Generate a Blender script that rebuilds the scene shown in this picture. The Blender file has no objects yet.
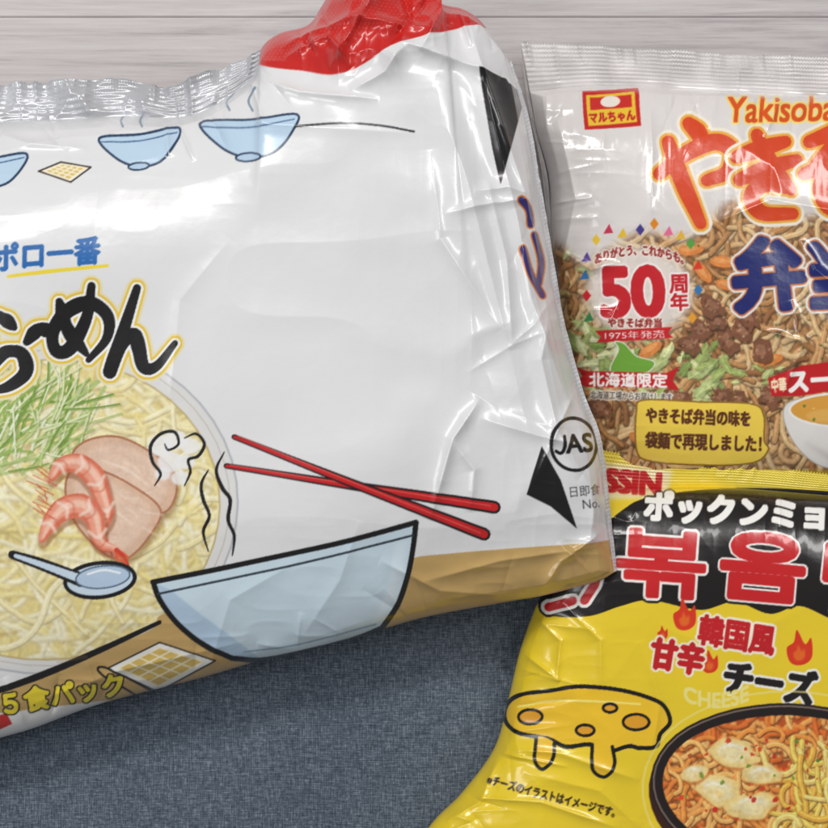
import bpy, math, random, bmesh, mathutils
import numpy as np
Q=.88      # grid spacing in photo px
S=1.6      # print resolution
SC=bpy.context.scene; COL=SC.collection
rng=np.random.default_rng(7); random.seed(5)
H=0.55; WID=0.34; F=828*H/WID
def P(u,v,z): return (u-414)*(H-z)/F, -(v-414)*(H-z)/F
# ------------------------------------------------------------ raster of the film print
def cr(pts,closed=False,n=8):
    p=np.array(pts,float)
    if len(p)<3: return p
    if closed: q=np.vstack([p[-1],p,p[0],p[1]])
    else: q=np.vstack([2*p[0]-p[1],p,2*p[-1]-p[-2]])
    t=np.linspace(0,1,n,endpoint=False)[:,None]; out=[]
    for i in range(1,len(q)-2):
        a,b,c,d=q[i-1],q[i],q[i+1],q[i+2]
        out.append(.5*((2*b)+(-a+c)*t+(2*a-5*b+4*c-d)*t**2+(-a+3*b-3*c+d)*t**3))
    out=np.vstack(out)
    if not closed: out=np.vstack([out,p[-1]])
    return out
def ell(cx,cy,rx,ry,rot=0,n=48,a0=0,a1=360):
    a=np.radians(np.linspace(a0,a1,n,endpoint=(a1-a0)<360)); r=math.radians(rot)
    x=rx*np.cos(a);y=ry*np.sin(a)
    return np.stack([cx+x*math.cos(r)-y*math.sin(r),cy+x*math.sin(r)+y*math.cos(r)],1)
_tc={}
def glyphs(s):
    if s in _tc: return _tc[s]
    cu=bpy.data.curves.new('t','FONT');cu.body=s;cu.size=1;cu.resolution_u=4
    o=bpy.data.objects.new('t',cu);COL.objects.link(o);bpy.context.view_layer.update()
    e=o.evaluated_get(bpy.context.evaluated_depsgraph_get());me=e.to_mesh();me.calc_loop_triangles()
    v=np.zeros(len(me.vertices)*3);me.vertices.foreach_get('co',v);v=v.reshape(-1,3)[:,:2]
    t=np.zeros(len(me.loop_triangles)*3,np.int32);me.loop_triangles.foreach_get('vertices',t)
    tri=v[t].reshape(-1,3,2).copy();e.to_mesh_clear();bpy.data.objects.remove(o);bpy.data.curves.remove(cu)
    mn=tri.reshape(-1,2).min(0);mx=tri.reshape(-1,2).max(0)
    tri=(tri-(mn+mx)/2)/(mx-mn); tri[:,:,1]*=-1
    _tc[s]=tri; return tri
def box3(a,r):
    for ax in (0,1):
        p=np.pad(a,[(r,r) if i==ax else (0,0) for i in range(a.ndim)],mode='edge')
        cs=np.cumsum(p,axis=ax,dtype=np.float64); z=np.zeros_like(np.take(cs,[0],axis=ax)); cs=np.concatenate([z,cs],axis=ax)
        n=a.shape[ax]; k=2*r+1
        a=(np.take(cs,range(k,k+n),axis=ax)-np.take(cs,range(0,n),axis=ax))/k
    return a
def dil(m,r):
    o=m.copy(); h,w=m.shape
    for rr in ([r] if r<2.5 else [r,r*.55]):
        for a in np.linspace(0,2*math.pi,max(12,int(rr*4)),endpoint=False):
            dx=int(round(rr*math.cos(a)));dy=int(round(rr*math.sin(a)))
            ys,yd=(0,dy) if dy>=0 else (-dy,0); xs,xd=(0,dx) if dx>=0 else (-dx,0)
            hh=h-abs(dy);ww=w-abs(dx)
            if hh<=0 or ww<=0: continue
            o[yd:yd+hh,xd:xd+ww]=np.maximum(o[yd:yd+hh,xd:xd+ww],m[ys:ys+hh,xs:xs+ww])
    return o
class Print:
    def __init__(s,u0,v0,u1,v1,base):
        s.u0,s.v0=u0,v0;s.w=int((u1-u0)*S);s.h=int((v1-v0)*S)
        s.a=np.ones((s.h,s.w,3),np.float32)*np.array(base,np.float32)/255
    def cover(s,p0,p1,pad=0):
        p0=(p0-[s.u0,s.v0])*S;p1=(p1-[s.u0,s.v0])*S
        mn=np.minimum(p0.min(0),p1.min(0));mx=np.maximum(p0.max(0),p1.max(0))
        pd=int(pad*S)+2
        x0=max(0,int(mn[0])-pd);y0=max(0,int(mn[1])-pd);x1=min(s.w,int(mx[0])+pd+1);y1=min(s.h,int(mx[1])+pd+1)
        if x1<=x0 or y1<=y0: return None
        W=x1-x0;Hh=y1-y0;SS=4
        ax=p0[:,0]-x0;ay=(p0[:,1]-y0)*SS;bx=p1[:,0]-x0;by=(p1[:,1]-y0)*SS
        k=np.abs(by-ay)>1e-9;ax,ay,bx,by=ax[k],ay[k],bx[k],by[k]
        sg=np.where(by>ay,1.,-1.);lo=np.minimum(ay,by);hi=np.maximum(ay,by)
        r0=np.clip(np.ceil(lo-.5),0,Hh*SS).astype(int);r1=np.clip(np.ceil(hi-.5),0,Hh*SS).astype(int)
        n=r1-r0;tot=n.sum()
        if tot==0: return None
        idx=np.repeat(np.arange(len(n)),n);row=r0[idx]+np.arange(tot)-(np.cumsum(n)-n)[idx]
        x=ax[idx]+(row+.5-ay[idx])*(bx-ax)[idx]/(by-ay)[idx];x=np.clip(x,0,W-.001)
        xi=x.astype(int);fr=x-xi;b=(row//SS)*(W+2)+xi;g=sg[idx]/SS
        acc=np.bincount(b,weights=g*(1-fr),minlength=Hh*(W+2))+np.bincount(b+1,weights=g*fr,minlength=Hh*(W+2))[:Hh*(W+2)]
        m=np.clip(np.abs(np.cumsum(acc.reshape(Hh,W+2),axis=1)[:,:W]),0,1)
        return m,x0,y0
    def put(s,r,col,al=1.,blur=0):
        if r is None: return
        m,x0,y0=r
        if blur:
            for _ in range(2): m=box3(m,max(1,int(blur*S)))
        m=(m*al)[:,:,None];h,w=m.shape[:2];t=s.a[y0:y0+h,x0:x0+w]
        t[:]=t*(1-m)+np.array(col,np.float32)/255*m
    def fill(s,pts,col,al=1.,blur=0):
        p=np.array(pts,float);s.put(s.cover(p,np.roll(p,-1,0),blur*4),col,al,blur)
    def smask(s,pts,w,closed=False,pad=0):
        p=np.array(pts,float)
        if closed:p=np.vstack([p,p[:1]])
        w=np.broadcast_to(np.array(w,float),(len(p),)) if np.ndim(w)==0 or len(w)==len(p) else np.interp(np.linspace(0,1,len(p)),np.linspace(0,1,len(w)),w)
        r=w/2;d=p[1:]-p[:-1];L=np.maximum(np.hypot(d[:,0],d[:,1]),1e-6)[:,None];n=np.stack([-d[:,1],d[:,0]],1)/L
        q=np.stack([p[:-1]+n*r[:-1,None],p[1:]+n*r[1:,None],p[1:]-n*r[1:,None],p[:-1]-n*r[:-1,None]],1)
        a=-np.linspace(0,2*math.pi,10,endpoint=False);c=np.stack([np.cos(a),np.sin(a)],1)
        k=p[:,None,:]+c[None]*r[:,None,None]
        e0=np.vstack([q.reshape(-1,2),k.reshape(-1,2)]);e1=np.vstack([np.roll(q,-1,1).reshape(-1,2),np.roll(k,-1,1).reshape(-1,2)])
        return s.cover(e0,e1,pad)
    def line(s,pts,w,col,closed=False,al=1.,smooth=True,blur=0):
        p=cr(pts,closed) if smooth else np.array(pts,float)
        s.put(s.smask(p,w,closed,blur*4),col,al,blur)
    def shape(s,pts,col,lw=0,lc=(20,18,18),smooth=True,al=1.):
        p=cr(pts,True) if smooth else np.array(pts,float)
        s.fill(p,col,al)
        if lw: s.line(p,lw,lc,True,smooth=False)
    def text(s,t,cx,cy,w,h,col,rot=0,bold=0,outs=(),shear=0,arc=0,blur=0,al=1.):
        g=glyphs(t).copy();x=g[:,:,0]*w;y=g[:,:,1]*h
        x=x-shear*y;y=y+arc*(x/w*2)**2*h
        r=math.radians(rot);X=cx+x*math.cos(r)-y*math.sin(r);Y=cy+x*math.sin(r)+y*math.cos(r)
        tr=np.stack([X,Y],2);ar=(tr[:,1,0]-tr[:,0,0])*(tr[:,2,1]-tr[:,0,1])-(tr[:,1,1]-tr[:,0,1])*(tr[:,2,0]-tr[:,0,0])
        fl=ar>0;tr[fl]=tr[fl][:,::-1]
        pad=max([o[0] for o in outs]+[bold,0])+1
        res=s.cover(tr.reshape(-1,2),np.roll(tr,-1,1).reshape(-1,2),pad)
        s.outl(res,col,bold,outs,al)
    def outl(s,res,col,bold=0,outs=(),al=1.):
        if res is None: return
        m,x0,y0=res
        for r,c in sorted(outs,key=lambda k:-k[0]): s.put((dil(m,r*S),x0,y0),c)
        s.put((dil(m,bold*S) if bold else m,x0,y0),col,al)
    def glyph_strokes(s,strokes,w,col,outs=(),smooth=True):
        M=np.zeros((s.h,s.w),np.float32)
        allp=np.vstack([np.array(k,float) for k in strokes])
        x0=max(0,int((allp[:,0].min()-25-s.u0)*S));y0=max(0,int((allp[:,1].min()-25-s.v0)*S))
        x1=min(s.w,int((allp[:,0].max()+25-s.u0)*S));y1=min(s.h,int((allp[:,1].max()+25-s.v0)*S))
        for k in strokes:
            r=s.smask(cr(k) if smooth else k,w)
            if r is None: continue
            m,a,c=r;M[c:c+m.shape[0],a:a+m.shape[1]]=np.maximum(M[c:c+m.shape[0],a:a+m.shape[1]],m)
        s.outl((M[y0:y1,x0:x1],x0,y0),col,0,outs)
    def layer(s): s._b=s.a.copy()
    def clip(s,pts,blur=0,smooth=False):
        p=cr(pts,True) if smooth else np.array(pts,float)
        m=np.zeros((s.h,s.w),np.float32);r=s.cover(p,np.roll(p,-1,0),blur*4)
        if r:
            k,x0,y0=r
            if blur:
                for _ in range(2):k=box3(k,int(blur*S))
            m[y0:y0+k.shape[0],x0:x0+k.shape[1]]=k
        m=m[:,:,None];s.a=(s._b*(1-m)+s.a*m).astype(np.float32)
    def grain(s,amp,rs=(1,3,9)):
        n=0
        for i,r in enumerate(rs):
            k=box3(rng.random((s.h,s.w)).astype(np.float32),r);k=(k-k.mean())/k.std();n=n+k*(1+.3*i)
        s.a=np.clip(s.a*(1+amp*n[:,:,None]),0,1).astype(np.float32)
    def soften(s,r,box):
        x0,y0,x1,y1=[int(k) for k in ((box[0]-s.u0)*S,(box[1]-s.v0)*S,(box[2]-s.u0)*S,(box[3]-s.v0)*S)]
        x0=max(0,x0);y0=max(0,y0);s.a[y0:y1,x0:x1]=box3(s.a[y0:y1,x0:x1],r)
    def noodles(s,box,n,cols,L=70,w=5,curl=.25,edge=.6,ang=None,hi=.8):
        for i in range(n):
            x=random.uniform(box[0],box[2]);y=random.uniform(box[1],box[3]);a=random.uniform(0,6.28) if ang is None else random.gauss(*ang)
            da=random.uniform(-curl,curl);pts=[]
            for k in range(int(L/5)):
                pts.append((x,y));x+=5*math.cos(a);y+=5*math.sin(a);da=.85*da+random.gauss(0,curl*.5);a+=da
            c=np.array(random.choice(cols),float);p=np.array(pts);ww=w*random.uniform(.8,1.15)
            s.put(s.smask(p+[ .5,1.1],ww*1.25),c*edge*.85,.75);s.put(s.smask(p,ww),c);s.put(s.smask(p-[.5,ww*.16],ww*.38),np.minimum(c*1.18+14,255),hi)
    def blobs(s,poly,n,cols,r=(2,5),al=.7,blur=0):
        p=np.array(poly);mn=p.min(0);mx=p.max(0)
        for i in range(n):
            x,y=random.uniform(mn[0],mx[0]),random.uniform(mn[1],mx[1]);q=random.uniform(*r)
            e=ell(x,y,q,q*random.uniform(.5,1),random.uniform(0,180),12);e+=rng.normal(0,q*.12,e.shape)
            s.fill(e,random.choice(cols),al,blur)
    def sample(s,u,v):
        x=np.clip((u-s.u0)*S-.5,0,s.w-1.001);y=np.clip((v-s.v0)*S-.5,0,s.h-1.001)
        xi=x.astype(int);yi=y.astype(int);fx=(x-xi)[...,None];fy=(y-yi)[...,None];a=s.a
        return (a[yi,xi]*(1-fx)+a[yi,xi+1]*fx)*(1-fy)+(a[yi+1,xi]*(1-fx)+a[yi+1,xi+1]*fx)*fy
# ------------------------------------------------------------ height noise
def vn(u,v,sc,seed,sv=None):
    sv=sv or sc;r=np.random.default_rng(seed);x=u/sc+500;y=v/sv+500
    T=r.random((256,256));xi=np.floor(x).astype(int);yi=np.floor(y).astype(int);fx=x-xi;fy=y-yi
    fx=fx*fx*fx*(fx*(fx*6-15)+10);fy=fy*fy*fy*(fy*(fy*6-15)+10)
    g=lambda a,b:T[a%256,b%256]
    return (g(yi,xi)*(1-fx)+g(yi,xi+1)*fx)*(1-fy)+(g(yi+1,xi)*(1-fx)+g(yi+1,xi+1)*fx)*fy
def ridge(u,v,sc,seed,sv=None): return 1-np.abs(2*vn(u,v,sc,seed,sv)-1)
def crumple(u,v,n,box,seed,warp=10,k=0):
    r=np.random.default_rng(seed);px=r.uniform(box[0],box[2],n);py=r.uniform(box[1],box[3],n);wt=r.uniform(0,.35,n)
    R=math.sqrt((box[2]-box[0])*(box[3]-box[1])/n)
    uu=(u+warp*(vn(u,v,50,seed+1)-.5)*2).astype(np.float32);vv=(v+warp*(vn(u,v,50,seed+2)-.5)*2).astype(np.float32)
    d=np.full(u.shape,9.,np.float32)
    for a,b,c in zip(px,py,wt):
        e=((uu-a)**2+(vv-b)**2)/(R*R)+c
        if k:
            h=np.maximum(k-np.abs(d-e),0)/k;d=np.minimum(d,e)-h*h*k*.25
        else: d=np.minimum(d,e)
    return np.minimum(d,2.2)
def crease(u,v,pts,A,w,soft=1.2):
    p=np.array(pts,float);o=np.zeros(u.shape);n=len(p)-1
    lo=p.min(0)-8*w;hi=p.max(0)+8*w;k=(u>lo[0])&(u<hi[0])&(v>lo[1])&(v<hi[1])
    if not k.any(): return o
    uu=u[k];vv=v[k];best=np.full(uu.shape,1e9);tt=np.zeros(uu.shape)
    for i in range(n):
        a=p[i];d=p[i+1]-a;L=(d@d);t=np.clip(((uu-a[0])*d[0]+(vv-a[1])*d[1])/L,0,1)
        q=np.hypot(uu-a[0]-t*d[0],vv-a[1]-t*d[1]);j=q<best;best=np.where(j,q,best);tt=np.where(j,(i+t)/n,tt)
    tp=np.clip(np.minimum(tt,1-tt)*4,0,1)**.7
    o[k]=A*np.exp(-(best/w)**soft)*tp
    return o
# ------------------------------------------------------------ mesh building
def lin(c): return np.where(c<=.04045,c/12.92,((c+.055)/1.055)**2.4)
def grid_mesh(name,X,Y,Z,rgb,material,parent=None,flip=False):
    m,n=X.shape;me=bpy.data.meshes.new(name);co=np.stack([X,Y,Z],2).reshape(-1,3).astype(np.float32)
    i=np.arange(m*n).reshape(m,n);q=np.stack([i[1:,:-1],i[1:,1:],i[:-1,1:],i[:-1,:-1]],2).reshape(-1,4)
    if flip:q=q[:,::-1]
    me.vertices.add(len(co));me.vertices.foreach_set('co',co.ravel())
    me.loops.add(q.size);me.loops.foreach_set('vertex_index',q.ravel().astype(np.int32))
    me.polygons.add(len(q));me.polygons.foreach_set('loop_start',(np.arange(len(q))*4).astype(np.int32))
    me.update(calc_edges=True);me.polygons.foreach_set('use_smooth',np.ones(len(q),bool))
    if rgb is not None:
        at=me.color_attributes.new('print','FLOAT_COLOR','POINT')
        c=np.ones((m*n,4),np.float32);c[:,:3]=lin(np.clip(rgb.reshape(-1,3),0,1));at.data.foreach_set('color',c.ravel())
    me.materials.append(material)
    o=bpy.data.objects.new(name,me);COL.objects.link(o)
    if parent:o.parent=parent
    return o
def arc(pts,n):
    p=cr(pts,False,12) if len(pts)>2 else np.array(pts,float)
    L=np.concatenate([[0],np.cumsum(np.hypot(*(p[1:]-p[:-1]).T))]);t=np.linspace(0,L[-1],n)
    return np.stack([np.interp(t,L,p[:,0]),np.interp(t,L,p[:,1])],1)
def coons(top,right,bottom,left,q=None):
    q=q or Q
    ln=lambda p:np.hypot(*(np.diff(np.array(p,float),axis=0)).T).sum()
    n=int(max(ln(top),ln(bottom))/q);m=int(max(ln(left),ln(right))/q)
    T=arc(top,n);B=arc(bottom,n);L=arc(left,m);R=arc(right,m)
    s=np.linspace(0,1,n)[None,:,None];t=np.linspace(0,1,m)[:,None,None]
    G=(1-t)*T[None]+t*B[None]+(1-s)*L[:,None]+s*R[:,None]-((1-s)*(1-t)*T[0]+s*(1-t)*T[-1]+(1-s)*t*B[0]+s*t*B[-1])
    return G[:,:,0],G[:,:,1],np.broadcast_to(s[:,:,0],G.shape[:2]),np.broadcast_to(t[:,:,0],G.shape[:2])
def prof(s,w):
    d=np.clip(np.minimum(s,1-s)/w,0,1);return np.sqrt(np.maximum(1-(1-d)**2,0))
def prof2(s,wa,wb):
    d=np.clip(np.minimum(s/wa,(1-s)/wb),0,1);return np.sqrt(np.maximum(1-(1-d)**2,0))
# ------------------------------------------------------------ materials
def newmat(name):
    m=bpy.data.materials.new(name);m.use_nodes=True;return m,m.node_tree.nodes,m.node_tree.links,m.node_tree.nodes['Principled BSDF']
def film(name,rough=.26,coat=.35,spec=.5,metal=0.,cr_=.09):
    m,N,L,b=newmat(name);a=N.new('ShaderNodeAttribute');a.attribute_name='print';L.new(a.outputs['Color'],b.inputs['Base Color'])
    b.inputs['Roughness'].default_value=rough;b.inputs['Coat Weight'].default_value=coat;b.inputs['Coat Roughness'].default_value=cr_;b.inputs['Specular IOR Level'].default_value=spec
    b.inputs['Metallic'].default_value=metal
    tc=N.new('ShaderNodeTexCoord');n=N.new('ShaderNodeTexNoise');n.inputs['Scale'].default_value=160;n.inputs['Detail'].default_value=4
    L.new(tc.outputs['Object'],n.inputs['Vector']);bp=N.new('ShaderNodeBump');bp.inputs['Strength'].default_value=.12;bp.inputs['Distance'].default_value=.0012
    L.new(n.outputs['Fac'],bp.inputs['Height']);L.new(bp.outputs['Normal'],b.inputs['Normal'])
    return m
M1=film('glossy_white_film',.28,.35,.5,0,.12);M2=film('clear_gloss_film',.22,.5);M3=film('glossy_yellow_film',.27,.4)
MS=film('seal_film',.25,.5);MSV=film('silver_seal_film',.3,.35,.5,.25)
def plain(name,c,r=.4):
    m,N,L,b=newmat(name);b.inputs['Base Color'].default_value=(*lin(np.array(c)/255.),1);b.inputs['Roughness'].default_value=r;return m
MB=plain('silver_backing_film',(190,190,192),.35)
MB3=plain('yellow_backing_film',(225,200,60),.35)
# ------------------------------------------------------------ PRINT 1 : white pack
BK=(22,20,22)
A=Print(-170,-50,650,800,(228,228,229))
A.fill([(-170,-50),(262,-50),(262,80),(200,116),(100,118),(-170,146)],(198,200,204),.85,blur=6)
bowl=ell(50,508,188,166,-8)
A.fill(bowl,(222,221,219));A.line(bowl,2.2,(186,188,192),True,smooth=False);A.line(ell(50,508,180,158,-8),1.2,(200,195,185),True,smooth=False)
A.layer()
inn=ell(48,510,172,150,-8)
A.fill(inn,(230,212,144))
A.noodles((-120,360,230,680),360,[(238,224,172),(232,214,152),(243,233,192),(229,208,138)],L=120,w=4.8,curl=.13,edge=.97,hi=.5)
A.soften(2,(-165,340,240,680))
A.noodles((60,380,230,680),34,[(242,230,184),(238,222,168)],L=120,w=4.8,curl=.13,edge=.93,hi=.5)
for i in range(26):
    x,y=random.uniform(60,215),random.uniform(380,650);A.fill(ell(x,y,random.uniform(5,14),random.uniform(4,9),random.uniform(0,90)),(234,212,128),.4,blur=1)
    if i%2: A.line(ell(x,y,random.uniform(3,7),random.uniform(2,5)),.9,(250,240,200),True,al=.6)
A.soften(1,(-165,340,240,680))
for i in range(190):
    x=random.uniform(-60,78);y=random.uniform(398,478)-.15*x;a=random.gauss(-.95,.5);l=random.uniform(25,60)
    p=[(x,y),(x+l*.5*math.cos(a)+random.gauss(0,3),y+l*.5*math.sin(a)),(x+l*math.cos(a),y+l*math.sin(a)+random.gauss(0,5))]
    c=random.choice([(150,182,90),(190,210,135),(222,230,184),(236,240,215),(118,156,66),(176,200,120),(232,236,200)])
    A.line([(q[0]+1,q[1]+1.2) for q in p],2.2,(110,130,60),al=.3);A.line(p,random.uniform(1.2,2.4),c)
for pts,off in (([(72,455),(88,440),(118,437),(150,452),(172,470),(176,492),(165,512),(140,510),(105,495),(82,480)],0),([(70,472),(98,470),(135,488),(160,510),(150,535),(128,558),(108,556),(80,530),(66,500)],1)):
    A.fill(cr([(x+3,y+6) for x,y in pts],True),(130,94,50),.5,blur=2)
    A.shape(pts,(218,182,156),2.2,(178,120,88))
    cx,cy=np.mean([p[0] for p in pts]),np.mean([p[1] for p in pts])
    A.fill(cr([(cx*.2+x*.8,cy*.2+y*.8) for x,y in pts],True),(230,200,178),.8,blur=2)
    for i in range(34):
        x,y=random.uniform(75,165),random.uniform(450,545)
        if (x-118)**2/46**2+(y-(475 if off==0 else 515))**2/24**2<1: A.line([(x,y),(x+random.gauss(9,4),y+random.gauss(5,2)),(x+random.gauss(18,5),y+random.gauss(11,3))],random.uniform(1,2.4),random.choice([(242,220,202),(210,166,140),(246,230,214)]),al=.4,blur=.7)
    A.line([(cx-26,cy-14),(cx,cy-4),(cx+22,cy+12)],[1,3,1],(244,226,210),al=.7,blur=.8)
for (pts,ww) in (([(52,478),(60,466),(78,464),(93,476),(101,494),(106,516),(96,536)],[7,15,21,22,18,13,6]),([(42,540),(50,524),(62,510),(80,506),(94,518),(100,542),(116,550)],[6,16,23,25,20,12,6])):
    A.line([(x+1,y+4) for x,y in pts],[w+4 for w in ww],(130,66,34),al=.45,blur=1.2);A.line(pts,ww,(218,116,88));A.line([(x-1,y-1) for x,y in pts],[w*.66 for w in ww],(236,160,134),blur=1);A.line([(x+1,y-2) for x,y in pts],[w*.28 for w in ww],(247,206,184),al=.8,blur=.6)
    c=cr(pts)
    for k in range(6,len(c)-4,10):
        d=c[k+1]-c[k-1];n=np.array([-d[1],d[0]])/max(np.hypot(*d),1e-6);A.line([c[k]-n*9,c[k]+d*1.1,c[k]+n*9],3,(250,230,216),al=.7,blur=.8);A.line([c[k+3]-n*9,c[k+3]+d*1.1,c[k+3]+n*9],1.4,(200,82,60),al=.5,blur=.6)
    e=c[-1]
    for k in range(5): A.line([e,e+[random.gauss(6,3),random.gauss(9,4)],e+[random.gauss(10,4),random.gauss(16,5)]],[4,3,1],random.choice([(206,64,44),(226,96,66)]))
for i in range(16): A.line([(48+random.gauss(0,4),474+i*3),(38+random.gauss(0,5),466+i*3)],1.2,(206,84,56),al=.7)
A.grain(.007,(1,2,5))
A.clip(inn)
A.line(ell(48,510,172,150,-8),2,(180,155,90),True,smooth=False,al=.6)
# table band
tb=np.vstack([cr([(660,533),(600,541),(510,548),(420,556)]),cr([(300,590),(170,612),(150,630),(60,668),(0,690),(-80,716),(-175,748)]),[(-175,810),(660,810)]])
A.fill(tb,(196,162,102))
A.line([(160,622),(100,650),(40,676),(-30,700),(-175,746)],[4,6,7,6,5],BK)
for i in range(60):
    x=random.uniform(-100,600);y=random.uniform(560,720);A.line([(x,y),(x+30,y-6)],3,(182,148,88),al=.25,blur=1)
def cracker(pts,holes=4):
    p=np.array(pts,float);A.shape(p,(240,238,232),1.6,(60,50,40),smooth=False)
    c=p.mean(0);q=c+(p-c)*.78;A.fill(q,(218,186,100))
    for i in range(holes+1):
        f=i/holes;A.line([q[0]*(1-f)+q[1]*f,q[3]*(1-f)+q[2]*f],1.5,(246,236,206),smooth=False);A.line([q[0]*(1-f)+q[3]*f,q[1]*(1-f)+q[2]*f],1.5,(246,236,206),smooth=False)
cracker([(108,668),(160,642),(216,660),(158,692)]);
A.line([(150,690),(108,668),(100,672),(140,698)],2,BK)
A.fill([(-175,790),(-175,745),(-20,716),(60,706),(110,700),(60,722),(30,745),(-20,800)],(230,228,226))
A.fill([(-60,728),(6,714),(12,724),(-10,734),(-60,742)],(195,40,36))
A.text('５食パック',63,694,122,23,(236,214,52),-10,1.1,[(2.6,BK)])
# blue bowl
Ls=cr([(153,582),(160,600),(176,622),(200,642),(232,658)]);Bm=cr([(232,658),(262,660),(300,653),(352,640),(382,628)]);Rs=cr([(382,628),(398,604),(408,574),(413,548),(416,522)]);Tp=cr([(416,522),(350,540),(285,555),(210,571),(153,582)])
bl=np.vstack([Ls,Bm,Rs,Tp])
A.fill(bl,(206,224,235));A.fill(np.vstack([Ls,[(262,660),(236,640),(200,614),(170,590)]]),(174,198,220),.9,blur=1)
A.fill([(395,545),(408,540),(400,590),(384,618),(372,622),(388,590)],(224,236,244),.7,blur=2)
A.line(bl,5.2,BK,True,smooth=False)
A.line([(158,594),(220,581),(290,566),(355,550),(413,535)],2.2,(50,60,70))
A.line([(244,652),(300,644),(376,624)],1.4,(140,160,180))
# spoon
A.shape(ell(100,580,35,17,-6),(200,217,231),3.8,BK,smooth=False)
A.line([(12,555),(40,564),(82,580)],[9,12,14],BK);A.line([(15,556),(42,565),(90,582)],[4,6,9],(200,217,231))
A.shape(ell(103,577,27,11,-6),(180,200,222),1.5,(90,110,130),smooth=False)
A.line([(88,574),(104,570),(120,573)],2,(236,242,248))
# steam : soft white curls
for x,y,r in ((160,446,13),(175,440,12),(190,446,10),(170,462,13),(186,462,9),(180,478,9),(162,474,8)): A.fill(ell(x,y,r,r*.8),(238,238,240),.85,blur=1.2)
A.line([(154,486),(160,474),(152,462),(150,446),(160,434),(174,432),(178,444),(168,450),(164,444)],[1,2.6,3.2,3.2,3,3,2.4,2,1],BK)
A.line([(184,438),(196,434),(204,444),(198,456),(188,460),(190,472),(184,486)],[1,2.6,3,3,2.6,2.6,1],BK)
A.line([(208,470),(201,484),(203,500),(209,516),(203,532),(208,552)],[1,3,3.5,3,3,1],BK)
A.line([(224,452),(216,470),(222,488),(230,500),(228,520),(234,536),(232,556)],[1,3,4,3.5,3.5,3,1],BK)
# chopsticks
for a,b,w0,w1 in (((226,466),(494,507),5.5,13),((234,437),(484,534),5.5,13)):
    A.line([a,b],[w0,w1],BK,smooth=False);A.line([a,b],[w0-2.7,w1-4.8],(200,30,34),smooth=False)
    A.line([(a[0]+4,a[1]-1),(b[0]-4,b[1]-1.5)],1.2,(236,110,100),smooth=False,al=.7)
# top row bowls
for cx,cy,w in ((141,150,80),(250,138,94),(-10,172,74)):
    k=w/92
    A.shape([(cx-46*k,cy-12*k),(cx,cy-15*k),(cx+46*k,cy-22*k),(cx+40*k,cy-2*k),(cx+22*k,cy+16*k),(cx-4*k,cy+20*k),(cx-28*k,cy+10*k)],(190,214,234),2.2,(40,60,90))
    A.line([(cx-44*k,cy-8*k),(cx,cy-8*k),(cx+44*k,cy-17*k)],1.2,(70,100,140));A.shape(ell(cx-1,cy+20*k,12*k,4*k,-5),(182,206,228),1.6,(40,60,90),smooth=False)
    A.line([(cx-18*k,cy-24*k),(cx-22*k,cy-34*k),(cx-15*k,cy-44*k)],1.8,(120,140,160))
    A.line([(cx+4*k,cy-24*k),(cx,cy-34*k),(cx+7*k,cy-46*k)],1.8,(120,140,160))
cracker([(40,172),(62,163),(92,168),(72,183)],4)
A.line([(296,128),(340,124),(380,126),(414,132)],2,(40,40,45))
# title
A.line([(10,277),(50,272),(108,266)],[3,4,3],(240,215,60))
A.text('サッポロ一番',22,257,158,27,(38,104,176),-5,1.0,shear=.12)
st=[[(-6,316),(6,320),(15,328)],[(-8,338),(-10,364),(6,352),(22,354),(26,372),(10,386),(-10,392)],[(27,342),(38,330),(48,331),(55,338)],
 [(60,302),(68,330),(86,354)],[(92,286),(86,318),(70,348),(56,351),(53,332),(68,311),(90,303),(107,316),(106,338),(88,360)],
 [(137,288),(124,326),(109,372),(120,346),(133,334),(138,348),(143,367),(156,366),(175,343)],[(-70,345),(-60,370)],[(-52,335),(-40,350)]]
A.glyph_strokes(st,[8,14,12,15,12,6],BK,[(7,(232,222,186)),(4.6,(230,196,70)),(2.2,(246,246,246))])
# right end
A.fill([(478,72),(512,84),(524,100),(500,186),(492,150)],BK);A.fill([(503,78),(518,84),(520,92),(508,86)],(230,230,232))
A.fill([(541,446),(560,480),(576,528),(550,506),(526,494)],BK)
for c,w in (((225,130,50),9),((58,48,120),6)):
    A.line([(520,202),(528,212),(530,226)],w,c);A.line([(534,236),(541,262),(538,284)],w,c);A.line([(522,250),(530,275),(542,296)],w,c)
A.shape(ell(573,444,23,26,-8),(232,232,234),3.2,BK,smooth=False)
A.text('AS',578,443,27,18,BK,-4,.8);A.line([(563,436),(563,448),(560,453),(555,451)],3,BK)
A.text('日即食',584,490,30,11,(60,60,64),-6,.2);A.text('No.',590,503,17,9,(60,60,64),-6,.2)
# red corner and its speckles
rc=[(250,60),(285,20),(340,-40),(440,-50),(492,20),(462,32),(400,48),(345,74),(300,72)]
A.fill(cr(rc,True),(200,36,32))
for j in range(36):
    for i in range(60):
        x=258+i*4+(j%2)*2;y=-32+j*3.1
        if y>70-(x-262)*.24-6: continue
        A.fill(ell(x,y,1.0,.9,0,6),(224,92,82),.6)
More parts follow.
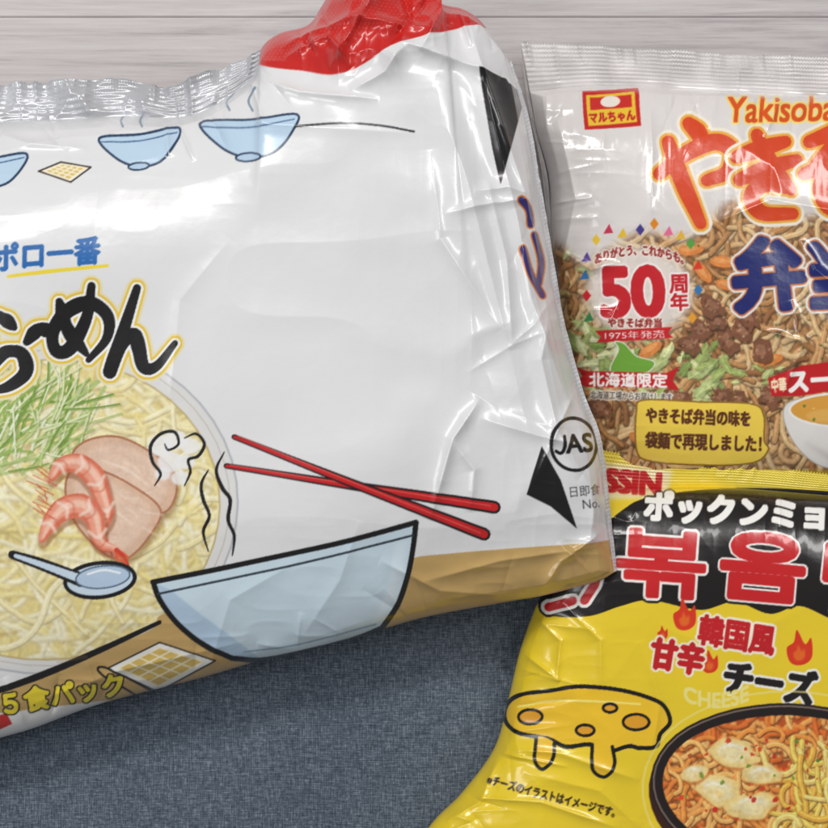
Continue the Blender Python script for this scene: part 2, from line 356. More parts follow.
# ------------------------------------------------------------ PRINT 2 : yakisoba pack
B=Print(500,30,1070,510,(226,220,218))
B.layer()
B.fill([(500,200),(1070,200),(1070,520),(500,520)],(128,84,50))
B.noodles((520,215,1060,500),1500,[(192,144,94),(208,164,112),(166,116,70),(216,180,132),(148,100,60)],L=60,w=5.0,curl=.32,edge=.6,hi=.5)
B.soften(1,(505,215,1065,505));B.noodles((520,215,1060,500),240,[(202,154,102),(216,178,128),(180,130,80)],L=60,w=4.8,curl=.32,edge=.62,hi=.55)
def cab(n,box,cols,r):
    for i in range(n):
        x=random.uniform(box[0],box[2]);y=random.uniform(box[1],box[3]);q=random.uniform(*r);e=ell(x,y,q,q*.42,random.uniform(-70,70),14);e+=rng.normal(0,q*.1,e.shape)
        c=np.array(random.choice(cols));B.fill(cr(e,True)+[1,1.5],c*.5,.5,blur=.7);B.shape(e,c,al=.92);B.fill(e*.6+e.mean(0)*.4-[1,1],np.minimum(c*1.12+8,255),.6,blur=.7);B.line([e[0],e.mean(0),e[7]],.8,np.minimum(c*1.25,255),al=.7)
cab(44,(560,328,655,388),[(150,166,96),(180,192,124),(122,148,74),(204,210,158),(216,218,174)],(6,15))
cab(40,(630,345,730,405),[(156,172,100),(180,192,128),(126,148,80),(204,210,152)],(5,14))
cab(14,(700,365,790,402),[(156,172,100),(180,192,128)],(4,10));cab(8,(860,300,1000,420),[(148,168,90),(180,192,120)],(6,14))
cab(14,(556,250,612,330),[(172,182,118),(190,166,110)],(4,9))
for (x,y) in ((702,272),(722,262),(728,285),(640,440),(690,250),(650,350),(770,360)):
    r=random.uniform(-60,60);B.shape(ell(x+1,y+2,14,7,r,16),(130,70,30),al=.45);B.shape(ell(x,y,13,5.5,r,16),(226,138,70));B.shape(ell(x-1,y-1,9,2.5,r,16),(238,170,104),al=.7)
for (x,y) in ((700,330),(728,342),(716,322),(742,330),(690,345),(664,306),(760,352),(722,398),(740,404),(676,398),(900,360),(712,306),(748,318),(600,408),(770,398)):
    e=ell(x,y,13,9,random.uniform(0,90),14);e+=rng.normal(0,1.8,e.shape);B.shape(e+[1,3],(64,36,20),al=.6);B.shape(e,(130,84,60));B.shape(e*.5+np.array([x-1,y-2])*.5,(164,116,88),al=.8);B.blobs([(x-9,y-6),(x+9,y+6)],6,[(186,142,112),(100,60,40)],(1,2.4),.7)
B.blobs([(530,230),(1050,480)],120,[(238,212,166),(248,232,198)],(.8,1.6),.5)
for i in range(130):
    x=random.uniform(550,1040);y=random.uniform(240,470);B.fill(ell(x,y,1.6,1.1,random.uniform(0,90),8),(76,96,40),.8)
B.grain(.015,(1,2,6))
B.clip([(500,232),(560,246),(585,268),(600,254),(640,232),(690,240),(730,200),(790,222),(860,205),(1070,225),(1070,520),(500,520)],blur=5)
B.fill(ell(638,292,54,46),(232,224,218),.92,blur=6)
# logo plate (left blank where the face sits)
B.fill([(581,93),(638,88),(641,126),(584,131)],(200,36,34));B.fill([(585,97),(634,92),(637,122),(588,127)],(238,196,56))
B.fill([(589,99),(631,95),(632,107),(590,111)],(206,44,36));B.shape(ell(610,102,10,5.5,-6),(240,232,220),smooth=False)
B.text('マルちゃん',612,117,46,10,(190,26,30),-5,.4)
ya=[[(659,174),(682,156),(712,143),(730,151),(727,172),(706,181)],[(688,124),(698,134),(702,148)],[(668,142),(682,182),(700,224)]]
ki=[[(738,158),(766,149),(792,142)],[(742,180),(772,169),(804,160)],[(760,136),(776,164),(798,190)],[(794,188),(768,185),(755,198),(766,213),(800,214)]]
so=[[(814,142),(856,132),(822,166)],[(808,174),(850,162),(886,156)],[(850,164),(830,184),(838,206),(868,214)]]
ba=[[(904,136),(898,170),(904,212)],[(922,152),(958,146)],[(942,130),(944,190),(926,206),(920,194),(944,192),(964,208)],[(962,122),(968,132)],[(974,118),(980,128)]]
ki=[[(735+(x-738)*.93,y) for x,y in k] for k in ki];so=[[(804+(x-808)*.78,y) for x,y in k] for k in so];ba=[[(x-24,y) for x,y in k] for k in ba]
for g in (ya,ki,so,ba): B.glyph_strokes(g,[13,17,16,12],(220,72,34),[(5.6,(244,236,222)),(2.6,(240,176,70))])
B.text('Yakisoba',780,110,110,25,(222,84,26),-2,.9,[(2.8,(246,222,120))],shear=.1)
B.text('弁',768,274,68,70,(30,40,110),-5,4.0,[(7.5,(238,234,230)),(5.4,(206,120,66))])
B.text('当',844,274,66,68,(30,40,110),-3,4.0,[(7.5,(238,234,230)),(5.4,(206,120,66))])
for i,(x,y,c) in enumerate(((584,276,(60,120,180)),(586,296,(210,40,50)),(622,234,(230,190,50)),(640,230,(70,60,140)),(668,232,(230,110,150)),(690,244,(90,160,70)),(697,266,(220,60,40)),(596,240,(240,200,60)),(586,258,(90,60,150)),(698,290,(60,120,180)),(608,230,(200,50,80)),(654,224,(230,140,40)),(588,318,(60,140,90)),(692,318,(230,160,40)),(680,236,(230,180,60)))):
    B.fill([(x,y-6),(x+4.5,y),(x,y+6),(x-4.5,y)] if i%2 else [(x-5,y+4),(x+1,y-6),(x+5,y+3)],c)
B.text('ありがとう、これからも。',639,250,88,10.5,(150,40,34),0,.45,[(1.8,(246,238,230))],arc=.9)
B.text('50',632,292,60,48,(200,30,40),-2,3.0,[(5,(244,240,236))])
B.text('周',678,284,17,18,(200,30,40),-2,.8,[(2.6,(244,240,236))]);B.text('年',679,302,17,17,(200,30,40),-2,.8,[(2.6,(244,240,236))])
B.text('やきそば弁当',634,323,54,9,(150,40,34),0,.35,[(1.8,(244,234,226))])
B.fill([(594,331),(672,327),(668,333),(673,338),(596,343),(600,337)],(200,34,38));B.text('1975年発売',634,335,60,8,(255,250,245),-2,.3)
B.shape([(610,368),(618,350),(614,342),(624,344),(636,356),(654,362),(648,372),(634,374),(624,384),(614,380)],(116,172,60),1,(230,232,216))
B.fill([(576,367),(586,371),(666,373),(678,367),(673,381),(680,391),(666,388),(586,387),(576,383),(582,376)],(198,32,36));B.text('北海道限定',628,380,78,14,(255,250,245),1,.55)
B.text('北海道工場からお届けします',631,396,82,8,(40,36,36),2,.2,[(1.8,(238,230,220))])
sb=cr([(636,412),(644,400),(700,402),(752,404),(764,416),(764,440),(768,450),(752,463),(700,465),(650,461),(636,450)],True)
B.fill(sb,(250,216,84));B.line(sb,1.6,(150,110,40),True,smooth=False);B.text('やきそば弁当の味を',698,417,104,15,(96,50,24),2,.8);B.text('袋麺で再現しました！',703,442,116,16,(96,50,24),2,.9)
B.shape([(786,405),(830,396),(900,400),(905,420),(890,446),(860,466),(820,466),(792,440)],(232,228,223),1,(180,170,160));B.shape(ell(846,410,56,17,0),(224,162,68),2.2,(244,242,238),smooth=False)
B.fill(ell(846,416,40,8,0),(232,182,96),.8,blur=1);B.fill([(800,440),(830,462),(860,462),(890,440),(870,452),(830,454)],(196,188,180),.7,blur=3)
B.blobs([(800,400),(890,420)],14,[(90,130,50),(250,220,140)],(1,2),.9)
B.fill([(768,378),(800,366),(900,352),(900,380),(800,396),(772,396)],(200,30,34));B.text('スープ',822,379,66,22,(255,252,248),-4,1.2);B.text('中華',779,385,14,14,(255,240,200),-6,.4);B.text('付',872,374,20,20,(255,240,120),-4,1)
B.fill([(500,474),(1070,468),(1070,520),(500,520)],(222,190,60),.9,blur=2)
# ------------------------------------------------------------ PRINT 3 : yellow pack
E=Print(370,430,1090,1040,(242,211,48))
E.fill([(560,430),(1090,430),(1090,484),(828,492),(700,484),(600,484),(560,500)],(242,218,76))
E.fill([(560,458),(672,470),(668,498),(560,500)],(244,234,196),.9,blur=2)
E.text('NISSIN',618,481,84,21,(200,36,40),5,2.0)
sp=cr([(540,610),(548,570),(590,540),(600,528),(622,510),(645,498),(700,490),(760,488),(840,492),(960,500),(1060,520),(1050,620),(960,630),(868,616),(836,620),(800,606),(770,614),(735,602),(700,610),(650,600),(620,606),(585,616)],True)
E.fill(sp,(28,22,22));E.text('ポックンミョン',752,511,214,29,(250,248,244),3,2.0,[(3.6,(28,22,22))])
def hang(t,cx,cy,w,h,r,b=3.0): E.text(t,cx,cy,w,h,(206,34,38),r,b,[(7.4,(28,22,22)),(5.2,(250,246,240))])
E.glyph_strokes([[(546,574),(600,562),(594,584),(584,600)],[(548,606),(572,600)]],9,(206,34,38),[(5.5,(28,22,22)),(3.2,(250,246,240))],smooth=False)
hang('볶',661,564,86,64,4,2.5);hang('음',763,567,80,64,5,3.4);hang('면',860,578,70,72,6)
def flame(x,y,k):
    p=[(x-10*k,y+8*k),(x-12*k,y-4*k),(x-5*k,y-10*k),(x-2*k,y-22*k),(x+6*k,y-8*k),(x+12*k,y-14*k),(x+13*k,y+4*k),(x+6*k,y+12*k),(x-4*k,y+13*k)]
    E.shape(p,(224,58,30));c=np.array([x,y+5*k]);E.fill(cr([(c+(np.array(q)-c)*.45) for q in p],True),(240,120,40),.8,blur=.7)
flame(684,618,.9);flame(799,652,1.0);flame(709,664,.65);flame(662,634,.4)
E.text('韓国風',737,635,76,29,(200,30,36),9,1.2,[(3.6,(250,244,222))])
E.text('甘辛',677,656,52,30,(200,30,36),9,1.7,[(3.8,(250,244,222))])
E.text('チーズ',770,682,90,32,(30,24,24),9,2.2,[(4.4,(250,248,240))])
E.text('CHEESE',716,700,64,15,(246,232,140),0,.8,arc=-.5)
# melted cheese puddle
pd=[(506,706),(520,694),(548,690),(580,686),(620,690),(650,698),(664,706),(670,722),(660,734),(656,746),(640,748),(628,746),(604,752),(590,744),(566,746),(548,738),(520,732),(506,722)]
E.shape(pd,(246,200,46),4,BK)
E.line([(518,706),(560,700),(640,704)],2,(255,238,130));
for x,y,rx in ((530,716,12),(636,722,13),(585,730,9),(610,708,7)): E.shape(ell(x,y,rx,rx*.6),(232,164,40),2.6,BK,smooth=False)
for pts in ([(536,736),(534,758),(542,768),(552,758),(554,742)],[(592,744),(592,768),(604,776),(614,764),(612,746)]):
    E.fill(cr(pts,True),(246,200,46));E.line(pts,3.4,BK)
# bowl of noodles
by=lambda rx,ry:ell(800,792,rx,ry,6)
E.line(ell(800,798,158,106,6),2,(246,232,150),True,smooth=False,al=.7)
E.fill(by(152,92)+[0,8],(60,30,20));E.fill(by(150,88),(34,26,26));E.line(by(147,85),1.6,(130,110,100),True,smooth=False)
E.layer();ib=by(138,76)
E.fill(ib,(190,86,36))
E.noodles((655,715,940,870),700,[(236,134,58),(244,160,84),(218,108,44),(250,184,108)],L=40,w=4.6,curl=.45,edge=.6,hi=.6)
E.soften(1,(650,710,945,875));E.noodles((655,715,940,870),130,[(240,146,66),(250,178,100)],L=40,w=4.6,curl=.45,edge=.6,hi=.7)
E.noodles((790,735,930,850),150,[(244,198,92),(248,210,120),(236,176,72)],L=75,w=5.2,curl=.25,edge=.66,ang=(1.4,.35))
for cx,cy,q in ((732,752,26),(716,790,25),(752,806,26),(762,774,20),(694,772,13)):
    e=ell(cx,cy,q,q*.55,random.uniform(-20,20),12);e+=rng.normal(0,q*.09,e.shape);e=cr(e,True);E.fill(e+[1,3],(190,100,40),.6,blur=1.2);E.fill(e,(246,216,140),1,blur=.7);E.fill(e*.7+np.array([cx-1,cy-2])*.3,(250,234,184),.85,blur=1.5)
    E.line([(cx-q*.5,cy-q*.15),(cx-q*.1,cy-q*.3),(cx+q*.4,cy-q*.15)],[1,2.4,1],(255,252,236),al=.9,blur=.6);E.blobs([(cx-q*.6,cy-q*.3),(cx+q*.6,cy+q*.3)],4,[(240,196,110)],(1.5,4),.5,blur=1)
E.blobs([(680,730),(800,830)],30,[(206,44,30),(126,156,58),(216,70,36)],(1.2,3.4),.9);E.blobs([(780,735),(930,840)],26,[(210,66,34),(96,136,54)],(1.2,2.4),.9)
E.grain(.012,(1,2,5))
E.clip(ib)
E.text('※チーズのイラストはイメージです。',551,795,132,10,(60,44,20),15,.35)
# ------------------------------------------------------------ PACK 1
def empty(name,label,cat,group=None):
    o=bpy.data.objects.new(name,None);COL.objects.link(o);o['label']=label;o['category']=cat
    if group:o['group']=group
    return o
p1=empty('noodle_pack','big white multipack of noodles with printed ramen bowl and red top corner','noodle pack')
TOP=[(-150,138),(-60,127),(0,121),(70,119),(130,116),(178,118),(215,106),(254,76),(262,48),(280,34),(308,26),(322,6),(338,-18),(372,-30),(432,-22),(440,4),(462,10),(482,24),(508,62)]
RIGHT=[(508,62),(522,110),(535,180),(547,250),(557,310),(568,356),(580,398),(594,432),(601,470),(607,525),(614,572)]
BOT=[(-150,780),(-60,758),(0,738),(34,728),(100,704),(200,678),(262,660),(310,650),(372,632),(430,616),(500,603),(540,596),(572,588),(600,580),(614,572)]
LEFT=[(-150,138),(-172,300),(-178,450),(-170,620),(-150,780)]
U,V,s,t=coons(TOP,RIGHT,BOT,LEFT)
print('pack1 grid',U.shape)
edge=.030+.010*np.clip(s*1.5-.5,0,1)+.0*t
pf=prof2(s,.25,.34)*prof2(t,.26,.30)
Z=edge+.034*pf
e_r=np.exp(-((1-s)/.22)**1.5);e_t=np.exp(-(t/.10)**1.2);e_b=np.exp(-((1-t)/.10)**1.2)
rd=np.exp(-(np.hypot((U-375)/105,(V-20)/58))**4)
w=.35+.9*e_r+1.0*e_t+.5*e_b
dz=.0022*crumple(U,V,70,(-180,-40,640,800),3,22,.22)*w*np.clip(e_r*1.1+e_t+.34,0,1)
dz+=.0008*crumple(U,V,260,(-180,-40,640,800),9,14,.1)*np.clip(.9*e_r+1.3*e_t+e_b*.9-.08,0,1)
dz+=rd*(.0042*crumple(U,V,26,(240,-60,520,120),77,14)+.0016*crumple(U,V,110,(240,-60,520,120),79,8)+.004*(ridge(U,V,40,85,70)-.5))
dz+=.0040*(vn(U,V,120,21)-.5)+.0014*(vn(U,V,46,22)-.5)*w+.0008*(ridge(U,V,150,26,70)-.5)
dz+=.0007*ridge(U,V,45,31,14)*(e_t+e_b)+.0005*ridge(U,V,16,33,60)*e_r*.6
dz+=.0034*(ridge(U-V*.25,V,34,91,210)-.5)*np.exp(-(np.hypot((s-.93)/.10,(t-.35)/.45))**2)
for pts,a,wd in (([(392,45),(450,62),(500,80)],.003,6),([(470,40),(496,110),(522,190),(540,262)],.0028,6),([(405,52),(385,75),(350,92)],.0024,6),
   ([(600,450),(540,436),(478,418)],.0018,7),([(480,398),(452,440),(430,520)],.0032,7),([(452,440),(474,470),(470,512)],.0018,6),
   ([(550,300),(540,360),(556,430),(596,500)],.0026,7),([(515,210),(530,300),(566,400)],.0022,6),([(486,180),(506,260),(512,350)],.0022,7),([(-100,175),(60,140),(240,124),(420,134)],.0012,7),
   ([(600,545),(500,560),(420,582)],.0018,6),([(30,705),(120,670),(250,640)],.0012,6),([(300,640),(340,580),(360,520)],.0010,8),([(540,590),(560,560),(602,530)],.0024,5),
   ([(0,135),(30,145),(90,150)],.0018,4),([(262,82),(300,94),(380,100)],.0024,5),([(280,50),(350,24),(440,34)],.004,6),([(330,70),(370,10),(390,-25)],.004,5),([(420,56),(446,10),(436,-20)],.0034,5),([(285,60),(330,40),(350,70)],.003,4),([(390,50),(410,20),(400,-20)],-.003,5),
   ([(230,240),(180,300),(170,400)],.0008,10),([(430,150),(440,240),(500,330)],.0015,7),([(380,560),(440,590),(520,596)],.0017,6),([(200,700),(230,600),(300,560)],.0009,8)):
    dz+=crease(U,V,pts,a,wd)
RA=arc(RIGHT,100);TA=arc(TOP,100);BA=arc(BOT,100)
for k in range(12):
    b=RA[int(random.random()*99)];a=random.gauss(3.14,.7);l=random.uniform(30,120)
    dz+=crease(U,V,[b,(b[0]+l*.5*math.cos(a),b[1]+l*.5*math.sin(a)+random.gauss(0,7)),(b[0]+l*math.cos(a),b[1]+l*math.sin(a))],random.uniform(-.0012,.0018),random.uniform(3,7))
for k in range(46):
    b=TA[int(random.random()*99)];a=random.gauss(1.5,.6);l=random.uniform(15,60)
    dz+=crease(U,V,[b,(b[0]+l*math.cos(a),b[1]+l*math.sin(a))],random.uniform(-.0016,.002),random.uniform(2,4.5))
for k in range(28):
    b=BA[int(random.random()*99)];a=random.gauss(-1.6,.6);l=random.uniform(15,60)
    dz+=crease(U,V,[b,(b[0]+l*math.cos(a),b[1]+l*math.sin(a))],random.uniform(-.0012,.0014),random.uniform(2.5,5))
tap=np.clip(np.minimum(np.minimum(s,1-s),np.minimum(t,1-t))/.02,.25,1)
rgb=A.sample(U,V);X,Y=P(U,V,Z);grid_mesh('front_film',X,Y,Z+dz*tap,rgb,M1,p1)
def back(parent,top,right,bottom,left,zf,floor,material):
    u,v,a,b=coons(top,right,bottom,left,6);e=zf(a,b);z=np.maximum(e-(e-floor(a,b))*np.clip(prof(a,.18)*prof(b,.18)*1.3,0,1),.0012);x,y=P(u,v,e)
    return grid_mesh('back_film',x,y,z,None,material,parent,True)
back(p1,TOP,RIGHT,BOT,LEFT,lambda a,b:.030+.010*np.clip(a*1.5-.5,0,1),lambda a,b:.0+0*a,MB)
def seal(name,inner,outer,zi,zo,col,material,parent,per=3.2,amp=.0006,ser=0,q=.8,across=True,seed=1,printc=None,wav=.002,crump=0):
    u,v,a,b=coons(inner,[inner[-1],outer[-1]],outer,[inner[0],outer[0]],q)
    L=u.shape[1]*q
    if ser:
        d=np.stack([u[-1]-u[0],v[-1]-v[0]]);d/=np.maximum(np.hypot(*d),1e-6);tri=np.abs(((a*L/ser)%1)*2-1)
        u=u+d[0]*(tri-.5)*ser*.7*b;v=v+d[1]*(tri-.5)*ser*.7*b
    z=zi+(zo-zi)*b+(amp*np.sin(2*math.pi*(a*L if across else b*u.shape[0]*q)/per))*np.clip(b*4,0,1)+wav*(vn(a*L,b*30,38,seed)-.5)*b+wav*.6*(ridge(a*L,b*30,13,seed+4,30)-.5)*b
    if crump: z=z+crump*(crumple(u,v,45,(u.min(),v.min(),u.max(),v.max()),seed+7,8,.15)-.3)*np.clip(b*5,0,1)
    x,y=P(u,v,zi+(zo-zi)*b)
    if printc is None:
        rgb=np.ones(u.shape+(3,))*np.array(col)/255*(.90+.18*vn(a*L,b*40,20,seed+9)[...,None])
    else: rgb=printc.sample(u,v)
    return grid_mesh(name,x,y,z,rgb,material,parent)
seal('top_seal',[(-150,141),(-60,130),(0,124),(70,122),(130,119),(178,121),(215,109),(258,79)],[(-150,98),(-60,90),(0,85),(40,84),(90,82),(128,79),(172,88),(212,72),(264,53)],.031,.027,(204,205,209),MSV,p1,per=6,amp=.0002,ser=2.5,seed=5,across=False,wav=.007,crump=.004)
seal('side_seal',[(508,64)]+RIGHT[1:],[(x+(5 if 0<i<10 else 3),y-1) for i,(x,y) in enumerate(RIGHT)],.040,.037,(216,216,220),MS,p1,per=4,amp=.0001,seed=8,wav=.002)
# ------------------------------------------------------------ PACK 2
p2=empty('noodle_pack','clear and white pack with orange lettering over a fried noodle photo, upper right','noodle pack')
T2=[(530,92),(600,86),(700,90),(828,96),(940,98),(1040,100)]
R2=[(1040,100),(1052,280),(1045,486)]
B2=[(590,478),(700,486),(850,486),(1045,486)]
L2=[(530,92),(536,130),(549,180),(552,250),(565,350),(590,478)]
U,V,s,t=coons(T2,R2,B2,L2);print('pack2 grid',U.shape)
edge=.008+0*s;Z=edge+.021*prof2(s,.22,.2)*prof2(t,.30,.28)
el=np.exp(-(s/.10)**1.2);et=np.exp(-(t/.14)**1.2);eb=np.exp(-((1-t)/.1)**1.2)
calm=1-.8*np.exp(-(np.hypot((U-611)/40,(V-112)/26))**4)
dz=.0016*crumple(U,V,70,(500,40,1060,500),13,18,.1)*np.clip(.4+el+et*.6,0,1.2)*calm+.0007*crumple(U,V,260,(500,40,1060,500),19,10)*np.clip(.2+el+et+eb,0,1)*calm
dz+=.0018*(vn(U,V,80,41)-.5)+(.0007*ridge(U,V,9,43,60)*et*.8+.0006*ridge(U,V,50,44,12)*el)*calm
for pts,a,wd in (([(556,120),(575,200),(556,290)],.0016,5),([(648,95),(652,150),(650,230)],.0010,5),([(700,230),(770,200),(860,215)],.0010,6),([(790,300),(800,350),(780,400)],.0014,4),([(760,330),(815,345)],.0012,4),([(570,380),(600,340),(620,300)],.0012,4),([(560,250),(590,270),(620,262)],.0014,4),([(800,240),(815,270),(840,290)],.0014,4)):
    dz+=crease(U,V,pts,a,wd)
TA=arc(T2,100);LA=arc(L2,100)
for k in range(34):
    b=TA[int(random.random()*.7*99)];a=random.gauss(1.57,.35);l=random.uniform(20,80);dz+=crease(U,V,[b,(b[0]+l*math.cos(a),b[1]+l*math.sin(a))],random.uniform(-.0008,.001),random.uniform(2,4))*calm
for k in range(20):
    b=LA[int(random.random()*99)];a=random.gauss(0,.5);l=random.uniform(15,60);dz+=crease(U,V,[b,(b[0]+l*math.cos(a),b[1]+l*math.sin(a))],random.uniform(-.0008,.001),random.uniform(2,4))*calm
tap=np.clip(np.minimum(np.minimum(s,1-s),np.minimum(t,1-t))/.02,.15,1)
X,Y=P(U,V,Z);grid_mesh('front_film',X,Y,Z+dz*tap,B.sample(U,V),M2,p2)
back(p2,T2,R2,B2,L2,lambda a,b:.008+0*a,lambda a,b:.0+0*a,MB)
seal('top_seal',[(530,92),(600,86),(700,90),(828,96),(940,98),(1040,100)],[(521,42),(600,46),(700,52),(828,58),(940,60),(1040,60)],.0085,.009,(218,213,212),MS,p2,per=5,amp=.00018,ser=3,seed=15,wav=.004,across=False,crump=.0008)
seal('side_seal',[(529,92),(536,130),(548,180),(552,250)],[(521,44),(527,100),(543,180),(548,250)],.009,.006,(222,217,216),MS,p2,per=4,amp=.0002,seed=25)
# ------------------------------------------------------------ PACK 3
p3=empty('noodle_pack','bright yellow noodle pack with black pan of orange noodles, lower right','noodle pack')
T3=[(560,490),(600,487),(660,488),(740,488),(828,494),(940,502),(1060,516)]
R3=[(1060,516),(1066,700),(1040,1000)]
B3=[(392,892),(520,925),(700,962),(880,988),(1040,1000)]
L3=[(560,490),(556,560),(536,606),(520,650),(508,700),(494,748),(462,792),(428,828),(392,892)]
U,V,s,t=coons(T3,R3,B3,L3);print('pack3 grid',U.shape)
edge=.017-.012*np.clip(t*1.4,0,1)+0*s;Z=edge+.026*prof2(s,.26,.2)*prof2(t,.22,.30)
el=np.exp(-(s/.12)**1.3);et=np.exp(-(t/.08)**1.2);eb=np.exp(-((1-t)/.25)**1.5)
dz=.0019*crumple(U,V,80,(380,480,1070,1010),53,18,.12)*np.clip(.33+el+eb*.6,0,1.2)+.0008*crumple(U,V,280,(380,480,1070,1010),59,10)*np.clip(.1+el+et*.6+eb*.4,0,1)
dz+=.0020*(vn(U,V,85,61)-.5)+.0004*ridge(U,V,10,63,50)*et+.0007*ridge(U,V,45,64,12)*el
for pts,a,wd in (([(500,745),(560,752),(640,780)],.0018,6),([(470,795),(540,800),(620,828)],.0018,5),([(560,600),(600,640),(600,690)],.0014,5),([(520,650),(560,680)],.0018,4),([(640,640),(660,700),(650,760)],.001,6),([(445,820),(480,800),(500,750)],.0022,5),([(530,610),(560,640),(555,690)],.0016,4),([(640,828),(600,790),(520,770)],.0010,6)):
    dz+=crease(U,V,pts,a,wd)
TA=arc(T3,100);LA=arc(L3,100)
for k in range(40):
    b=LA[int(random.random()*99)];a=random.gauss(.1,.6);l=random.uniform(20,90);dz+=crease(U,V,[b,(b[0]+l*math.cos(a),b[1]+l*math.sin(a))],random.uniform(-.001,.0014),random.uniform(2,5))
for k in range(16):
    b=TA[int(random.random()*.7*99)];a=random.gauss(1.57,.4);l=random.uniform(12,40);dz+=crease(U,V,[b,(b[0]+l*math.cos(a),b[1]+l*math.sin(a))],random.uniform(-.0006,.0008),random.uniform(2,4))
tap=np.clip(np.minimum(np.minimum(s,1-s),np.minimum(t,1-t))/.02,.15,1)
X,Y=P(U,V,Z);grid_mesh('front_film',X,Y,Z+dz*tap,E.sample(U,V),M3,p3)
back(p3,T3,R3,B3,L3,lambda a,b:.017-.012*np.clip(b*1.4,0,1),lambda a,b:.013*np.clip(1-b*5,0,1),MB3)
seal('top_seal',T3,[(572,444),(600,450),(660,459),(740,464),(828,474),(940,484),(1060,496)],.0175,.020,(240,214,60),M3,p3,per=5,amp=.00012,ser=3,seed=35,wav=.0016,across=False,printc=E)
# ------------------------------------------------------------ setting
def box(bm,x0,x1,y0,y1,z0,z1):
    vs=[bm.verts.new(c) for c in ((x0,y0,z0),(x1,y0,z0),(x1,y1,z0),(x0,y1,z0),(x0,y0,z1),(x1,y0,z1),(x1,y1,z1),(x0,y1,z1))]
    for f in ((3,2,1,0),(4,5,6,7),(0,1,5,4),(1,2,6,5),(2,3,7,6),(3,0,4,7)): bm.faces.new([vs[i] for i in f])
bm=bmesh.new()
yy=[-.55,-.42,-.29,-.16,-.03,.062,.1635,.29,.42,.55]
for a,b in zip(yy[:-1],yy[1:]): box(bm,-.7,.7,a+.0001,b-.0001,-.02,-.0015)
bmesh.ops.bevel(bm,geom=[e for e in bm.edges],offset=.0004,segments=1,affect='EDGES')
me=bpy.data.meshes.new('tabletop');bm.to_mesh(me);bm.free()
m,N,L,b=newmat('white_wood');tc=N.new('ShaderNodeTexCoord')
def mp(scale):
    q=N.new('ShaderNodeMapping');q.inputs['Scale'].default_value=scale;L.new(tc.outputs['Object'],q.inputs['Vector']);return q
n1=N.new('ShaderNodeTexNoise');n1.inputs['Scale'].default_value=9;n1.inputs['Detail'].default_value=8;n1.inputs['Roughness'].default_value=.7;n1.inputs['Distortion'].default_value=.8;L.new(mp((.7,9,1)).outputs[0],n1.inputs['Vector'])
n2=N.new('ShaderNodeTexNoise');n2.inputs['Scale'].default_value=40;n2.inputs['Detail'].default_value=6;n2.inputs['Roughness'].default_value=.75;L.new(mp((.5,14,1)).outputs[0],n2.inputs['Vector'])
mx=N.new('ShaderNodeMix');mx.data_type='FLOAT';mx.inputs[0].default_value=.45;L.new(n1.outputs['Fac'],mx.inputs[2]);L.new(n2.outputs['Fac'],mx.inputs[3])
rp=N.new('ShaderNodeValToRGB');rp.color_ramp.elements[0].position=.34;rp.color_ramp.elements[0].color=(*lin(np.array([156,150,151])/255),1);rp.color_ramp.elements[1].position=.6;rp.color_ramp.elements[1].color=(*lin(np.array([206,200,199])/255),1)
k=rp.color_ramp.elements.new(.47);k.color=(*lin(np.array([191,184,184])/255),1)
L.new(mx.outputs[0],rp.inputs[0]);L.new(rp.outputs[0],b.inputs['Base Color']);b.inputs['Roughness'].default_value=.6
bp=N.new('ShaderNodeBump');bp.inputs['Strength'].default_value=.25;bp.inputs['Distance'].default_value=.0006;L.new(mx.outputs[0],bp.inputs['Height']);L.new(bp.outputs[0],b.inputs['Normal'])
me.materials.append(m);o=bpy.data.objects.new('tabletop',me);COL.objects.link(o);o['kind']='structure'
# cloth
n=300;xs=np.linspace(-.5,.5,n);ys=np.linspace(.005,-.5,n);X,Y=np.meshgrid(xs,ys)
Zc=.0006+.0006*(vn(X*1000,Y*1000,60,71)-.5)
m,N,L,b=newmat('woven_cloth');tc=N.new('ShaderNodeTexCoord')
c=grid_mesh('place_mat',X,Y,Zc,None,m)
def noise(sc,scale,det=3,ro=.6):
    t_=N.new('ShaderNodeTexNoise');t_.inputs['Scale'].default_value=scale;t_.inputs['Detail'].default_value=det;t_.inputs['Roughness'].default_value=ro;L.new(mp(sc).outputs[0],t_.inputs['Vector']);return t_
def math_(op,a,b_):
    q=N.new('ShaderNodeMath');q.operation=op
    for i,x in enumerate((a,b_)):
        if isinstance(x,(int,float)):q.inputs[i].default_value=x
        else:L.new(x,q.inputs[i])
    return q.outputs[0]
wa=noise((1,14,1),150,3);we=noise((14,1,1),150,3);bl_=noise((1,1,1),900,2);big=noise((1,1,1),9,3)
def wave(d):
    q=N.new('ShaderNodeTexWave');q.bands_direction=d;q.inputs['Scale'].default_value=420;q.inputs['Distortion'].default_value=1.2;q.inputs['Detail'].default_value=1;L.new(tc.outputs['Object'],q.inputs['Vector']);return q
wx=wave('X');wy=wave('Y')
weave=math_('MULTIPLY',wx.outputs['Fac'],wy.outputs['Fac'])
t1=math_('ADD',math_('MULTIPLY',wa.outputs['Fac'],.38),math_('MULTIPLY',we.outputs['Fac'],.38))
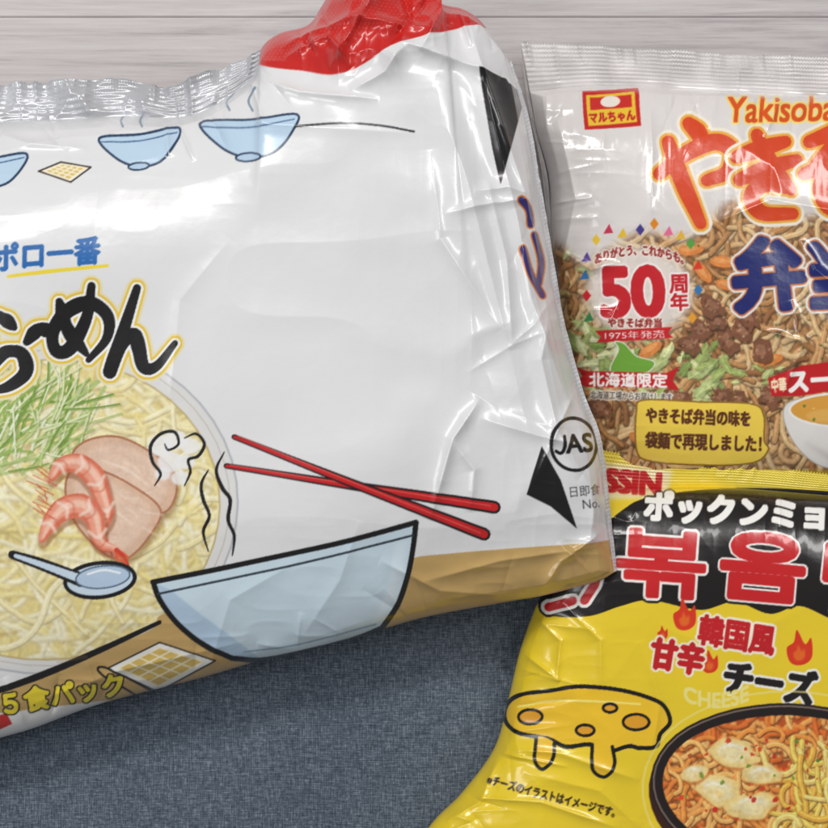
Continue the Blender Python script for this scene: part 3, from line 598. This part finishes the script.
t2=math_('ADD',t1,math_('MULTIPLY',bl_.outputs['Fac'],.30));t3=math_('ADD',t2,math_('MULTIPLY',weave,.10));t3=math_('ADD',t3,math_('MULTIPLY',big.outputs['Fac'],.10))
rp=N.new('ShaderNodeValToRGB');rp.color_ramp.elements[0].position=.46;rp.color_ramp.elements[0].color=(*lin(np.array([48,57,69])/255),1);rp.color_ramp.elements[1].position=.76;rp.color_ramp.elements[1].color=(*lin(np.array([136,145,156])/255),1)
k=rp.color_ramp.elements.new(.6);k.color=(*lin(np.array([82,94,108])/255),1)
L.new(t3,rp.inputs[0]);L.new(rp.outputs[0],b.inputs['Base Color']);b.inputs['Roughness'].default_value=.9
bp=N.new('ShaderNodeBump');bp.inputs['Strength'].default_value=.5;bp.inputs['Distance'].default_value=.0006;L.new(t3,bp.inputs['Height']);L.new(bp.outputs[0],b.inputs['Normal'])
c['label']='blue grey woven cloth spread under the packs';c['category']='cloth'
# ------------------------------------------------------------ light, world, camera
w=bpy.data.worlds.new('World');SC.world=w;w.use_nodes=True;w.node_tree.nodes['Background'].inputs[0].default_value=(.97,.985,1,1);w.node_tree.nodes['Background'].inputs[1].default_value=.21
def area(x,y,z,sx,sy,e,col=(1,1,1),name='ceiling_lamp'):
    l=bpy.data.lights.new(name,'AREA');l.shape='RECTANGLE';l.size=sx;l.size_y=sy;l.energy=e;l.color=col
    o=bpy.data.objects.new(name,l);COL.objects.link(o);o.location=(x,y,z)
    o.rotation_euler=(mathutils.Vector((0,0,0))-o.location).to_track_quat('-Z','Y').to_euler()
area(-.35,.75,1.15,.9,.16,9.2,(1,.985,.96));area(.55,.55,1.1,.7,.14,4.8,(1,.99,.97));area(-.9,-.1,.9,.3,.5,2.8,(.97,.98,1))
cam=bpy.data.objects.new('camera',bpy.data.cameras.new('camera'));COL.objects.link(cam);cam.location=(0,0,H);cam.data.sensor_width=36;cam.data.lens=36*H/WID;cam.data.clip_start=.01;cam.data.clip_end=20
SC.camera=cam
SC.view_settings.view_transform='Standard';SC.view_settings.look='None'
